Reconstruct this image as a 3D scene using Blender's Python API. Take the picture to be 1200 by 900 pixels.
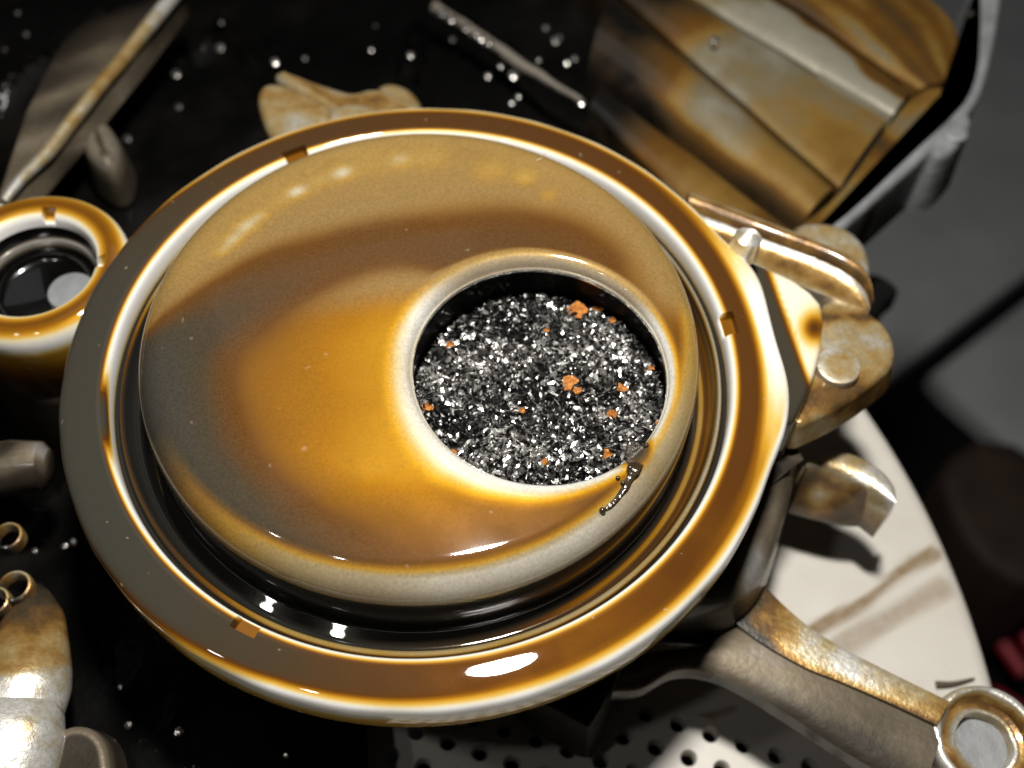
import bpy, bmesh, math, random
import numpy as np
from mathutils import Vector, Matrix

# ---------------------------------------------------------------- camera, world, lamps, exposure
K = 0.06                      # metres per unit: the big flange has a radius of one unit (6 cm)
FPX = 1350.0                  # focal length in photograph pixels (photo 1200 x 900)
CAM = np.array([0.0, -1.81971277, 2.67188973])
FWD = np.array([0.07524056, 0.53609692, -0.84079662])
RGT = np.array([0.99377701, -0.10976517, 0.01894342])
UPV = np.array([0.08213468, 0.83698966, 0.54101959])

scene = bpy.context.scene
col = scene.collection
for o in list(bpy.data.objects):
    bpy.data.objects.remove(o, do_unlink=True)

cd = bpy.data.cameras.new('camera')
cam = bpy.data.objects.new('camera', cd)
col.objects.link(cam)
cd.sensor_width = 36.0
cd.lens = 36.0 * FPX / 1200.0
cd.clip_start = 0.005
cd.clip_end = 50.0
m = Matrix.Identity(4)
for i in range(3):
    m[i][0] = RGT[i]; m[i][1] = UPV[i]; m[i][2] = -FWD[i]; m[i][3] = CAM[i] * K
cam.matrix_world = m
cd.dof.use_dof = True
cd.dof.focus_distance = float(np.dot(np.array([0.1, -0.35, 0.1]) - CAM, FWD)) * K
cd.dof.aperture_fstop = 13.0
scene.camera = cam

world = bpy.data.worlds.new('World')
scene.world = world
world.use_nodes = True
world.node_tree.nodes['Background'].inputs[0].default_value = (0.9, 0.95, 1.0, 1)
world.node_tree.nodes['Background'].inputs[1].default_value = 0.006

def lamp(name, loc, target, watts, size, color=(1, 1, 1), shape='DISK', size_y=None):
    ld = bpy.data.lights.new(name, 'AREA')
    ld.energy = watts; ld.shape = shape; ld.size = size * K; ld.color = color
    if size_y: ld.size_y = size_y * K
    lo = bpy.data.objects.new(name, ld)
    col.objects.link(lo)
    lo.location = Vector(loc) * K
    d = (Vector(target) - Vector(loc)).normalized()
    lo.rotation_euler = d.to_track_quat('-Z', 'Y').to_euler()
    return lo
lamp('work_lamp', (0.45, 0.10, 5.0), (0.1, 0, 0), 1.75, 0.55, (1.0, 0.97, 0.92))
lamp('left_spot_lamp', (-3.2, -1.2, 5.0), (0, 0, 0), 0.06, 0.22, (1.0, 0.98, 0.95))
lamp('near_spot_lamp', (-1.9, -1.9, 5.0), (0, 0, 0), 0.06, 0.22, (1.0, 0.98, 0.95))
lamp('soft_fill_lamp', (-1.0, 5.5, 9.0), (0, 0, 0), 0.10, 5.0, (0.96, 0.98, 1.0), 'SQUARE')  # unseen soft fill, added for reflections in the oil

scene.view_settings.view_transform = 'Standard'
scene.view_settings.look = 'None'
scene.view_settings.exposure = 0.0
scene.view_settings.gamma = 1.0
scene.view_settings.use_curve_mapping = False
scene.cycles.max_bounces = 6

random.seed(4)
rng = np.random.default_rng(7)

# ---------------------------------------------------------------- helpers
def at(px, py, z):
    """point of the plane at height z that the photograph shows at pixel px, py"""
    d = FWD + RGT * (px - 600) / FPX - UPV * (py - 450) / FPX
    return CAM + d * (z - CAM[2]) / d[2]
def atl(pts, z):
    return np.array([at(x, y, z) for x, y in pts])
def pix(P):
    q = np.asarray(P) - CAM
    w = q @ FWD
    return np.stack([600 + FPX * (q @ RGT) / w, 450 - FPX * (q @ UPV) / w], -1)
def sstep(a, b, x):
    t = np.clip((np.asarray(x, float) - a) / (b - a), 0, 1)
    return t * t * (3 - 2 * t)

ss = lambda a, b, x: float(sstep(a, b, x))

def thing(name, label, cat, loc, group=None):
    o = bpy.data.objects.new(name, None)
    col.objects.link(o)
    o.empty_display_size = 0.005
    o.location = Vector(loc) * K
    o['label'] = label; o['category'] = cat
    if group: o['group'] = group
    return o
def tag(o, label, cat, group=None):
    o['label'] = label; o['category'] = cat
    if group: o['group'] = group
    return o
def world_loc(o):
    v = Vector((0, 0, 0))
    while o is not None:
        v = v + o.location; o = o.parent
    return v
def build(name, V, F, mat, parent=None, oil=None, smooth=True, angle=38, base=None, col_attr=None, milk=None):
    """one mesh object; V in flange units"""
    V = np.asarray(V, float) * K
    off = np.array(world_loc(parent)) if parent is not None else np.zeros(3)
    loc = np.zeros(3)
    if base is not None:
        loc = np.asarray(base, float) * K - off
    me = bpy.data.meshes.new(name)
    me.from_pydata((V - off - loc).tolist(), [], [list(map(int, f)) for f in F])
    if oil is not None:
        a = me.attributes.new('oil', 'FLOAT', 'POINT')
        a.data.foreach_set('value', np.ascontiguousarray(np.broadcast_to(np.asarray(oil, np.float32), (len(V),))))
    if milk is not None:
        a = me.attributes.new('milk', 'FLOAT', 'POINT')
        a.data.foreach_set('value', np.ascontiguousarray(np.asarray(milk, np.float32)))
    if col_attr is not None:
        a = me.attributes.new('tone', 'FLOAT', 'POINT')
        a.data.foreach_set('value', np.ascontiguousarray(np.asarray(col_attr, np.float32)))
    me.update(); me.validate()
    bm = bmesh.new(); bm.from_mesh(me)
    bmesh.ops.recalc_face_normals(bm, faces=bm.faces)
    bm.to_mesh(me); bm.free()
    if smooth:
        for p in me.polygons: p.use_smooth = True
        me.set_sharp_from_angle(angle=math.radians(angle))
    me.materials.append(mat)
    o = bpy.data.objects.new(name, me)
    col.objects.link(o)
    o.location = Vector(loc)
    if parent is not None: o.parent = parent
    return o

def grid_faces(nr, nc, wrap=False):
    F = []
    for i in range(nr - 1):
        for j in range(nc if wrap else nc - 1):
            k = (j + 1) % nc
            F.append((i * nc + j, i * nc + k, (i + 1) * nc + k, (i + 1) * nc + j))
    return F

def lathe(profile, n, centre=(0, 0, 0), rfun=None, zfun=None):
    """profile rows (r, z); returns V, F, R, PHI"""
    prof = np.array(profile, float)
    phi = np.linspace(0, 2 * np.pi, n, endpoint=False)
    R = np.repeat(prof[:, :1], n, 1); Z = np.repeat(prof[:, 1:2], n, 1)
    PH = np.repeat(phi[None], len(prof), 0)
    if rfun is not None: R = rfun(R, Z, PH)
    if zfun is not None: Z = zfun(R, Z, PH)
    V = np.stack([centre[0] + R * np.cos(PH), centre[1] + R * np.sin(PH), centre[2] + Z], -1).reshape(-1, 3)
    return V, grid_faces(len(prof), n, True), R.ravel(), PH.ravel()

def smooth_outline(P, n=96, it=2):
    P = np.asarray(P, float)
    for _ in range(it):
        Q = np.roll(P, -1, 0)
        P = np.stack([0.75 * P + 0.25 * Q, 0.25 * P + 0.75 * Q], 1).reshape(-1, P.shape[1])
    L = np.linalg.norm(np.roll(P, -1, 0) - P, axis=1)
    s = np.concatenate([[0], np.cumsum(L)])
    Pc = np.vstack([P, P[:1]])
    t = np.linspace(0, s[-1], n, endpoint=False)
    return np.stack([np.interp(t, s, Pc[:, k]) for k in range(P.shape[1])], 1)

def wobble(V, amp, scale, seed=0):
    """cheap smooth pseudo noise"""
    r = np.random.default_rng(seed)
    out = np.zeros(len(V))
    for _ in range(7):
        k = r.normal(size=3) * scale
        out += np.sin(V @ k + r.uniform(0, 6.28))
    return amp * out / 3.0

def prism(outline, z, depth, fillet=0.03, nf=5, draft=0.0, n=96, it=2, inner=5, ztop=None, crown=0.0):
    """solid with a rounded top edge. outline: xy points of its top face (before the fillet). V, F, D (inset from the edge, 0..1)"""
    P = smooth_outline(np.asarray(outline)[:, :2], n, it)
    area = 0.5 * np.sum(P[:, 0] * np.roll(P[:, 1], -1) - np.roll(P[:, 0], -1) * P[:, 1])
    if area < 0: P = P[::-1]
    T = np.roll(P, -1, 0) - np.roll(P, 1, 0)
    T /= np.linalg.norm(T, axis=1)[:, None] + 1e-9
    N = np.stack([-T[:, 1], T[:, 0]], 1)             # inward
    c = P.mean(0)
    rings = []; D = []
    rings.append(np.c_[P - N * draft, np.full(n, z - depth)]); D.append(-1)
    rings.append(np.c_[P - N * draft * 0.4, np.full(n, z - depth * 0.5)]); D.append(-0.5)
    for k in range(nf + 1):
        a = 0.5 * np.pi * k / nf
        rings.append(np.c_[P + N * fillet * (1 - math.cos(a)), np.full(n, z - fillet + fillet * math.sin(a))]); D.append(0.15 * k / nf)
    last = rings[-1][:, :2]
    for k in range(1, inner + 1):
        t = k / (inner + 0.12)
        rings.append(np.c_[last * (1 - t) + c * t, np.full(n, z + crown * math.sin(0.5 * math.pi * t))]); D.append(0.15 + 0.85 * t)
    V = np.vstack(rings)
    D = np.repeat(D, n)
    if ztop is not None:
        V[:, 2] += ztop(V[:, 0], V[:, 1])
    F = grid_faces(len(rings), n, True)
    m = len(rings)
    F.append(tuple((m - 1) * n + i for i in range(n)))
    F.append(tuple(range(n))[::-1])
    return V, F, D

def tube(path, radii, n=14, flat=1.0, caps=True):
    path = np.asarray(path, float); radii = np.broadcast_to(radii, (len(path),))
    T = np.gradient(path, axis=0); T /= np.linalg.norm(T, axis=1)[:, None] + 1e-9
    V = []
    a = np.linspace(0, 2 * np.pi, n, endpoint=False)
    for p, t, r in zip(path, T, radii):
        u = np.cross(t, [0, 0, 1.0])
        if np.linalg.norm(u) < 1e-3: u = np.cross(t, [0, 1.0, 0])
        u /= np.linalg.norm(u); v = np.cross(u, t)
        V.append(p + r * (np.cos(a)[:, None] * u + flat * np.sin(a)[:, None] * v))
    V = np.vstack(V)
    F = grid_faces(len(path), n, True)
    if caps:
        F.append(tuple(range(n))[::-1]); F.append(tuple((len(path) - 1) * n + i for i in range(n)))
    return V, F

def spline(P, n):
    P = np.asarray(P, float)
    s = np.concatenate([[0], np.cumsum(np.linalg.norm(np.diff(P, axis=0), axis=1))])
    Pe = np.vstack([2 * P[0] - P[1], P, 2 * P[-1] - P[-2]])
    out = []
    for t in np.linspace(0, s[-1], n):
        i = min(np.searchsorted(s, t, 'right') - 1, len(P) - 2)
        u = (t - s[i]) / max(s[i + 1] - s[i], 1e-9)
        p0, p1, p2, p3 = Pe[i:i + 4]
        out.append(0.5 * (2 * p1 + (p2 - p0) * u + (2 * p0 - 5 * p1 + 4 * p2 - p3) * u * u + (3 * p1 - p0 - 3 * p2 + p3) * u ** 3))
    return np.array(out)

def strip(name, la, lb, z0, bulge, oil_shade_f, mat, parent, depth=0.1, nu=60, nv=14, drop=0.0, rough=0.003, zf=None, side=1.0, z1=None):
    """solid band between two edge curves with an arched (or hollow) section; oil_shade_f(u, v) is the oil depth, plus shade painted on the pan"""
    A_ = spline(np.array([at(x, y, z0) for x, y in la]), nu); B_ = spline(np.array([at(x, y, z0 if z1 is None else z1) for x, y in lb]), nu)
    V = []; T = []
    for i in range(nu):
        for j in range(nv):
            v = j / (nv - 1); u = i / (nu - 1)
            p = A_[i] * (1 - v) + B_[i] * v
            p = p + np.array([0, 0, bulge * (max(math.sin(math.pi * v), 0) ** 0.6) - drop + (zf(u, v) if zf else 0.0)])
            V.append(p); T.append(oil_shade_f(u, v))
    V = np.array(V); V[:, 2] += wobble(V, rough, 9, 41)
    Vb = V.copy(); Vb[:, 2] = np.minimum(V[:, 2] - 0.01, min(z0, z0 if z1 is None else z1) - drop - depth)
    F = grid_faces(nu, nv)
    nB = len(V)
    edge = [i * nv for i in range(nu)] + [(nu - 1) * nv + j for j in range(1, nv)] + [i * nv + nv - 1 for i in range(nu - 2, -1, -1)] + [j for j in range(nv - 2, 0, -1)]
    for a, b in zip(edge, edge[1:] + edge[:1]): F.append((a, b, nB + b, nB + a))
    F += [tuple(nB + k for k in f)[::-1] for f in grid_faces(nu, nv)]
    return build(name, np.vstack([V, Vb]), F, mat, parent, oil=np.clip(np.concatenate([T, np.full(nB, side)]), 0, 1), angle=50)

class Blend:
    """smooth interpolation of scattered values (oil depths with the sheen painted in) in the plan of the casting"""
    def __init__(self, rows, z, sig):
        self.P = np.array([at(r[0], r[1], z)[:2] for r in rows])
        self.v = np.array([r[2] for r in rows], float)
        self.s = np.array([(r[3] if len(r) > 3 else 1.0) for r in rows]) * sig
    def __call__(self, XY):
        d2 = ((XY[:, None, :] - self.P[None]) ** 2).sum(2)
        w = np.exp(-d2 / (2 * self.s ** 2)) + 1e-5 / (d2 + 0.01)
        return (w * self.v).sum(1) / w.sum(1)

# ---------------------------------------------------------------- materials
def nodes_of(name):
    mt = bpy.data.materials.new(name); mt.use_nodes = True
    nt = mt.node_tree
    b = nt.nodes['Principled BSDF']
    return mt, nt, b
def N(nt, typ, **kw):
    n = nt.nodes.new(typ)
    for k, v in kw.items():
        if hasattr(n, k): setattr(n, k, v)
    return n
def coords(nt):
    tc = N(nt, 'ShaderNodeTexCoord')
    mp = N(nt, 'ShaderNodeMapping')
    mp.inputs['Scale'].default_value = (1 / K, 1 / K, 1 / K)
    nt.links.new(tc.outputs['Object'], mp.inputs[0])
    return mp.outputs[0]
def noise(nt, co, scale, detail=3, rough=0.55, dist=0.0):
    n = N(nt, 'ShaderNodeTexNoise')
    n.inputs['Scale'].default_value = scale; n.inputs['Detail'].default_value = detail
    n.inputs['Roughness'].default_value = rough; n.inputs['Distortion'].default_value = dist
    nt.links.new(co, n.inputs['Vector'])
    return n.outputs[0]
def math_(nt, op, a, b=None, c=None, clamp=False):
    n = N(nt, 'ShaderNodeMath'); n.operation = op; n.use_clamp = clamp
    for i, v in enumerate((a, b, c)):
        if v is None: continue
        if isinstance(v, (int, float)): n.inputs[i].default_value = v
        else: nt.links.new(v, n.inputs[i])
    return n.outputs[0]
def ramp(nt, fac, stops, interp='LINEAR'):
    r = N(nt, 'ShaderNodeValToRGB')
    cr = r.color_ramp; cr.interpolation = interp
    while len(cr.elements) < len(stops): cr.elements.new(0.5)
    for e, (p, c) in zip(cr.elements, stops):
        e.position = p; e.color = (*c, 1)
    nt.links.new(fac, r.inputs[0])
    return r.outputs[0]
def maprange(nt, v, a, b, c, d):
    n = N(nt, 'ShaderNodeMapRange')
    nt.links.new(v, n.inputs[0])
    for i, x in enumerate((a, b, c, d)): n.inputs[i + 1].default_value = x
    return n.outputs[0]
def mixcol(nt, fac, a, b, mode='MIX'):
    n = N(nt, 'ShaderNodeMix'); n.data_type = 'RGBA'; n.blend_type = mode
    if isinstance(fac, (int, float)): n.inputs[0].default_value = fac
    else: nt.links.new(fac, n.inputs[0])
    for i, v in ((6, a), (7, b)):
        if isinstance(v, tuple): n.inputs[i].default_value = (*v, 1)
        else: nt.links.new(v, n.inputs[i])
    return n.outputs[2]
def bump(nt, b, h, strength, dist):
    n = N(nt, 'ShaderNodeBump')
    n.inputs['Strength'].default_value = strength; n.inputs['Distance'].default_value = dist * K
    nt.links.new(h, n.inputs['Height']); nt.links.new(n.outputs[0], b.inputs['Normal'])
    return n.outputs[0]

OIL = [(0.0, (0.88, 0.87, 0.84)), (0.10, (0.78, 0.70, 0.50)), (0.20, (0.64, 0.44, 0.12)), (0.32, (0.48, 0.245, 0.022)),
       (0.46, (0.21, 0.082, 0.005)), (0.60, (0.076, 0.027, 0.005)), (0.78, (0.048, 0.033, 0.018)), (1.0, (0.038, 0.036, 0.028))]  # thick end also holds a grey reflected veil, painted into the colour
def oily_metal(name, rough=0.42, metal=0.7, namp=0.12, nscale=2.5, grain=0.18, gscale=160, bstr=0.15, bscale=120, coat=1.0, coat_rough=0.06, oilramp=OIL, coatbump=False, spec=0.3, dust=0.0):
    """aluminium under a film of engine oil; the 'oil' attribute is oil depth, in places with shade and sheen painted in"""
    mt, nt, b = nodes_of(name)
    co = coords(nt)
    at_ = N(nt, 'ShaderNodeAttribute'); at_.attribute_name = 'oil'
    n1 = noise(nt, co, nscale, 4)
    t = math_(nt, 'MULTIPLY_ADD', math_(nt, 'SUBTRACT', n1, 0.5), namp * 2, at_.outputs['Fac'])
    n3 = noise(nt, co, gscale, 2, 0.7)
    t = math_(nt, 'MULTIPLY_ADD', math_(nt, 'SUBTRACT', n3, 0.5), grain * 0.35, t, clamp=True)
    c = ramp(nt, t, oilramp)
    mk = N(nt, 'ShaderNodeAttribute'); mk.attribute_name = 'milk'
    c = mixcol(nt, mk.outputs['Fac'], c, (0.215, 0.145, 0.058))
    if dust > 0:
        nd = noise(nt, co, 34, 1, 0.4)
        c = mixcol(nt, math_(nt, 'MULTIPLY', maprange(nt, nd, 0.775, 0.80, 0, 1), dust, clamp=True), c, (0.55, 0.47, 0.33))
        nw = noise(nt, co, 1.3, 5, 0.65, 1.2)
        c = mixcol(nt, maprange(nt, nw, 0.52, 0.72, 0, 0.16), c, (0.05, 0.03, 0.01))
    g = maprange(nt, n3, 0.25, 0.75, 1 - grain, 1 + grain)
    hsv = N(nt, 'ShaderNodeHueSaturation'); nt.links.new(c, hsv.inputs['Color']); nt.links.new(g, hsv.inputs['Value'])
    nt.links.new(hsv.outputs[0], b.inputs['Base Color'])
    nt.links.new(maprange(nt, t, 0.1, 0.9, metal, metal * 0.15), b.inputs['Metallic'])
    n2 = noise(nt, co, nscale * 3.1, 3)
    nt.links.new(maprange(nt, n2, 0.3, 0.7, rough * 0.85, rough * 1.15), b.inputs['Roughness'])
    b.inputs['Specular IOR Level'].default_value = spec
    b.inputs['Coat Weight'].default_value = coat
    b.inputs['Coat Roughness'].default_value = coat_rough
    b.inputs['Coat IOR'].default_value = 1.47
    nb = noise(nt, co, bscale, 3, 0.6)
    bn = bump(nt, b, nb, bstr, 0.01)
    if coatbump: nt.links.new(bn, b.inputs['Coat Normal'])
    return mt

DOMER = [(0.0, (0.66, 0.65, 0.62)), (0.10, (0.57, 0.53, 0.44)), (0.20, (0.47, 0.38, 0.21)), (0.28, (0.44, 0.27, 0.06)), (0.36, (0.41, 0.21, 0.009)), (0.46, (0.25, 0.104, 0.003)), (0.60, (0.095, 0.040, 0.009)), (0.78, (0.050, 0.037, 0.022)), (1.0, (0.038, 0.036, 0.030))]  # dark end greyed by the same painted reflection
M_DOME = oily_metal('oiled_dome', dust=0.12, oilramp=DOMER, spec=0.02, rough=0.42, metal=0.13, namp=0.05, nscale=3, grain=0.24, gscale=130, bstr=0.03, bscale=90, coat=0.6, coat_rough=0.05)
M_RING = oily_metal('oiled_flange', dust=0.25, spec=0.0, rough=0.38, metal=0.12, namp=0.04, nscale=4, grain=0.05, gscale=140, bstr=0.03, coat=1.0, coat_rough=0.02)
CHR = OIL[:5] + [(0.60, (0.09, 0.035, 0.008)), (0.78, (0.03, 0.021, 0.012)), (1.0, (0.020, 0.019, 0.016))]
M_CHAN = oily_metal('oiled_channel', spec=0.0, oilramp=CHR, rough=0.16, metal=0.8, namp=0.10, nscale=5, grain=0.05, bstr=0.02, coat=1.0, coat_rough=0.015)
CASTR = [(0.0, (0.66, 0.64, 0.59)), (0.10, (0.55, 0.49, 0.37)), (0.20, (0.44, 0.35, 0.20)), (0.32, (0.38, 0.26, 0.105)), (0.46, (0.26, 0.145, 0.04)), (0.60, (0.13, 0.068, 0.022)), (0.78, (0.06, 0.042, 0.022)), (1.0, (0.02, 0.018, 0.014))]
PANR = [(0.0, (0.26, 0.24, 0.185)), (0.15, (0.175, 0.143, 0.083)), (0.3, (0.20, 0.118, 0.028)), (0.5, (0.11, 0.05, 0.009)), (0.75, (0.05, 0.03, 0.012)), (1.0, (0.006, 0.005, 0.004))]
M_CAST = oily_metal('oiled_casting', spec=0.15, oilramp=CASTR, rough=0.34, metal=0.6, namp=0.40, nscale=15, grain=0.22, gscale=90, bstr=0.18, bscale=75, coat=0.7, coat_rough=0.12)
M_PAN = oily_metal('oiled_pan', spec=0.1, oilramp=PANR, rough=0.45, metal=0.3, namp=0.30, nscale=4.0, grain=0.06, gscale=30, bstr=0.25, bscale=12, coat=0.9, coat_rough=0.12)

BLK = [(0.0, (0.30, 0.29, 0.27)), (0.3, (0.16, 0.13, 0.09)), (0.6, (0.035, 0.028, 0.02)), (1.0, (0.0012, 0.0011, 0.001))]
M_BLACK = oily_metal('black_oily_iron_and_shade', rough=0.6, metal=0.0, namp=0.10, nscale=3, grain=0.1, gscale=50, bstr=0.5, bscale=14, coat=0.1, coat_rough=0.10, oilramp=BLK, coatbump=True, spec=0.05)
M_CUP = oily_metal('black_oil_and_shade', rough=0.2, metal=0.3, namp=0.02, nscale=3, grain=0.05, bstr=0.02, coat=1.0, coat_rough=0.02, oilramp=BLK)
M_BODY = oily_metal('dark_oily_casting', rough=0.45, metal=0.4, namp=0.15, nscale=4, grain=0.2, gscale=40, bstr=0.2, bscale=30, coat=0.4, coat_rough=0.15, oilramp=BLK, spec=0.1)

def plain(name, c1, c2, scale, rough, metal=0.0, bstr=0.2, bscale=20, detail=4, spec=0.4, coat=0.0):
    mt, nt, b = nodes_of(name)
    co = coords(nt)
    n1 = noise(nt, co, scale, detail)
    nt.links.new(ramp(nt, n1, [(0.3, c1), (0.7, c2)]), b.inputs['Base Color'])
    b.inputs['Roughness'].default_value = rough; b.inputs['Metallic'].default_value = metal
    b.inputs['Specular IOR Level'].default_value = spec
    b.inputs['Coat Weight'].default_value = coat; b.inputs['Coat Roughness'].default_value = 0.05
    bump(nt, b, noise(nt, co, bscale, 3), bstr, 0.02)
    return mt
M_RIM = plain('bare_grey_alloy', (0.16, 0.165, 0.17), (0.26, 0.265, 0.27), 9, 0.55, 0.15, 0.3, 25)
M_FLOOR = plain('concrete_floor', (0.42, 0.435, 0.44), (0.52, 0.535, 0.54), 1.2, 0.85, 0, 0.2, 8)
M_DARKWOOD = plain('dark_brown_wood', (0.018, 0.010, 0.006), (0.035, 0.02, 0.012), 3, 0.7)
M_FLATBLACK = plain('flat_black', (0.003, 0.003, 0.003), (0.007, 0.007, 0.007), 4, 0.8, spec=0.1)
M_RED = plain('red_plastic', (0.28, 0.006, 0.02), (0.38, 0.012, 0.03), 5, 0.5)
M_RAG = plain('grey_rag_cloth', (0.10, 0.10, 0.11), (0.22, 0.22, 0.24), 6, 0.9)
M_COPPER = plain('copper_flake', (0.24, 0.07, 0.012), (0.52, 0.20, 0.03), 60, 0.5, 0.35, 0.4, 120)
M_SLUDGE = plain('black_oil_sludge', (0.018, 0.012, 0.006), (0.045, 0.03, 0.016), 10, 0.10, 0.0, 0.3, 40, coat=1.0)
M_GLINT = plain('glint_cap', (0.3, 0.29, 0.27), (0.4, 0.38, 0.35), 10, 0.22, 0.9, 0.0, 40, spec=0.8, coat=1.0)
M_HAIR = plain('pale_bristle', (0.55, 0.42, 0.28), (0.6, 0.48, 0.3), 10, 0.5)
M_SLIVER = plain('dark_sliver', (0.05, 0.035, 0.02), (0.10, 0.07, 0.04), 30, 0.5)

# cream stool plastic with dried oil smears (their own shape, fixed on the seat)
def stool_mat():
    mt, nt, b = nodes_of('cream_stool_plastic')
    co = coords(nt)
    at_ = N(nt, 'ShaderNodeAttribute'); at_.attribute_name = 'oil'
    n1 = noise(nt, co, 2.2, 4); n2 = noise(nt, co, 26, 4, 0.7)
    basec = ramp(nt, n1, [(0.3, (0.50, 0.465, 0.41)), (0.7, (0.57, 0.54, 0.48))])
    speck = maprange(nt, n2, 0.66, 0.74, 0, 0.45)
    basec = mixcol(nt, speck, basec, (0.16, 0.12, 0.07))
    f = math_(nt, 'MULTIPLY', at_.outputs['Fac'], maprange(nt, n2, 0.25, 0.6, 0.75, 1.0), clamp=True)
    nt.links.new(mixcol(nt, f, basec, (0.17, 0.105, 0.035)), b.inputs['Base Color'])
    b.inputs['Roughness'].default_value = 0.45
    bump(nt, b, n2, 0.06, 0.01)
    return mt
M_STOOL = stool_mat()

def chip_mat():
    mt, nt, b = nodes_of('steel_shavings')
    a = N(nt, 'ShaderNodeAttribute'); a.attribute_name = 'tone'
    nt.links.new(ramp(nt, a.outputs['Fac'], [(0.0, (0.02, 0.02, 0.02)), (0.5, (0.30, 0.29, 0.27)), (1.0, (0.9, 0.88, 0.84))]), b.inputs['Base Color'])
    b.inputs['Metallic'].default_value = 0.9
    b.inputs['Roughness'].default_value = 0.27
    b.inputs['Coat Weight'].default_value = 0.5
    return mt
M_CHIP = chip_mat()

# ---------------------------------------------------------------- setting: floor and stool
ZS = -1.0      # seat of the stool
ZF = -8.5      # floor
def slab(name, px, z, mat):
    P = atl(px, z)
    V = np.vstack([P, P - [0, 0, 0.6]])
    n = len(P)
    F = [tuple(range(n)), tuple(range(n, 2 * n))[::-1]] + [(i, (i + 1) % n, n + (i + 1) % n, n + i) for i in range(n)]
    return V, F
V = np.array([[-60, -60, ZF - 0.35], [60, -60, ZF - 0.35], [60, 60, ZF - 0.35], [-60, 60, ZF - 0.35]])
fl = build('floor', V, [(0, 1, 2, 3)], M_FLATBLACK, smooth=False); fl['kind'] = 'structure'
A = at(1062, 443, ZF); B = at(1200, 338, ZF)
ud = (B - A) / np.linalg.norm(B - A); vd = np.array([-ud[1], ud[0], 0])
def slab_box(a0, a1, b0, b1):
    q = [A + ud * x + vd * y for x, y in ((a0, b0), (a1, b0), (a1, b1), (a0, b1))]
    return prism(np.array(q), ZF, 0.3, 0.06, it=0, n=80, inner=2)
V, F, D = slab_box(-30, 30, 0.13, 40)
o = build('floor_slab', V, F, M_FLOOR, fl); 
V, F, D = slab_box(0.25, 12, -1.75, -0.13)
o = build('floor_slab', V, F, M_FLOOR, fl)

SC = np.array([-1.0856, -0.5659]); SR = 2.873
st = thing('plastic_stool', 'round cream plastic stool with a perforated seat and brown oil smears under the housing', 'stool', (SC[0], SC[1], ZF))
# perforated patch of the seat
hs = 0.106
ea = hs * np.array([math.cos(math.radians(38)), math.sin(math.radians(38))]); eb = hs * np.array([math.cos(math.radians(-24)), math.sin(math.radians(-24))])
pc = np.array([0.02, -1.12]); na, nb = 13, 15
nh = 16; hr = 0.024
V = []; F = []; 
ang = np.linspace(0, 2 * np.pi, nh, endpoint=False) + np.pi / nh
EI = np.linalg.inv(np.stack([ea, eb], 1))
for i in range(na):
    for j in range(nb):
        cx, cy = pc + (i + 0.5 - na / 2) * ea + (j + 0.5 - nb / 2) * eb
        sq = []
        for k in range(nh):
            q = k * 4.0 / nh; sd = int(q); f = q - sd
            c4 = [(-.5, -.5), (.5, -.5), (.5, .5), (-.5, .5), (-.5, -.5)]
            l = np.array(c4[sd]) * (1 - f) + np.array(c4[sd + 1]) * f
            w = l[0] * ea + l[1] * eb
            sq.append((cx + w[0], cy + w[1], ZS))
        ang = [math.atan2(q[1] - cy, q[0] - cx) for q in sq]
        b0 = len(V)
        V += sq
        V += [(cx + hr * 1.18 * math.cos(a), cy + hr * 1.18 * math.sin(a), ZS) for a in ang]
        V += [(cx + hr * math.cos(a), cy + hr * math.sin(a), ZS - 0.007) for a in ang]
        V += [(cx + hr * math.cos(a), cy + hr * math.sin(a), ZS - 0.06) for a in ang]
        for r in range(3):
            for k in range(nh):
                k2 = (k + 1) % nh
                F.append((b0 + r * nh + k, b0 + r * nh + k2, b0 + (r + 1) * nh + k2, b0 + (r + 1) * nh + k))
build('perforated_panel', V, F, M_STOOL, st, oil=0.0)
# the rest of the seat: from the panel's rectangle out to the round rim
nu = 600; rows = []
th = np.linspace(0, 2 * np.pi, nu, endpoint=False)
rect = []
for a in th:
    c, s = math.cos(a), math.sin(a)
    l = EI @ np.array([c, s]); k = min(na * 0.5 / max(abs(l[0]), 1e-6), nb * 0.5 / max(abs(l[1]), 1e-6))
    rect.append(pc + k * np.array([c, s]))
rect = np.array(rect)
circ = []
for a in th:
    d = np.array([math.cos(a), math.sin(a)]); q = pc - SC
    bq = q @ d; t = -bq + math.sqrt(bq * bq - (q @ q - (SR - 0.05) ** 2))
    circ.append(pc + t * d)
circ = np.array(circ)
for t in np.linspace(0, 1, 150):
    rows.append(np.c_[rect * (1 - t) + circ * t, np.full(nu, ZS)])
dn = (circ - SC) / (SR - 0.05)
for k in range(1, 6):
    a = 0.5 * np.pi * k / 5
    rows.append(np.c_[SC + dn * (SR - 0.05 + 0.05 * math.sin(a)), np.full(nu, ZS - 0.05 + 0.05 * math.cos(a))])
rows.append(np.c_[SC + dn * SR, np.full(nu, ZS - 0.28)])
rows.append(np.c_[SC + dn * (SR - 0.05), np.full(nu, ZS - 0.28)])
rows.append(np.c_[SC + dn * (SR - 0.05), np.full(nu, ZS - 0.08)])
V = np.vstack(rows)
def seg_dist(P, a, b):
    a = a[:2]; b = b[:2]; d = b - a
    t = np.clip(((P - a) @ d) / (d @ d), 0, 1)
    return np.linalg.norm(P - (a + t[:, None] * d), axis=1), t
S = np.zeros(len(V))
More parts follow.
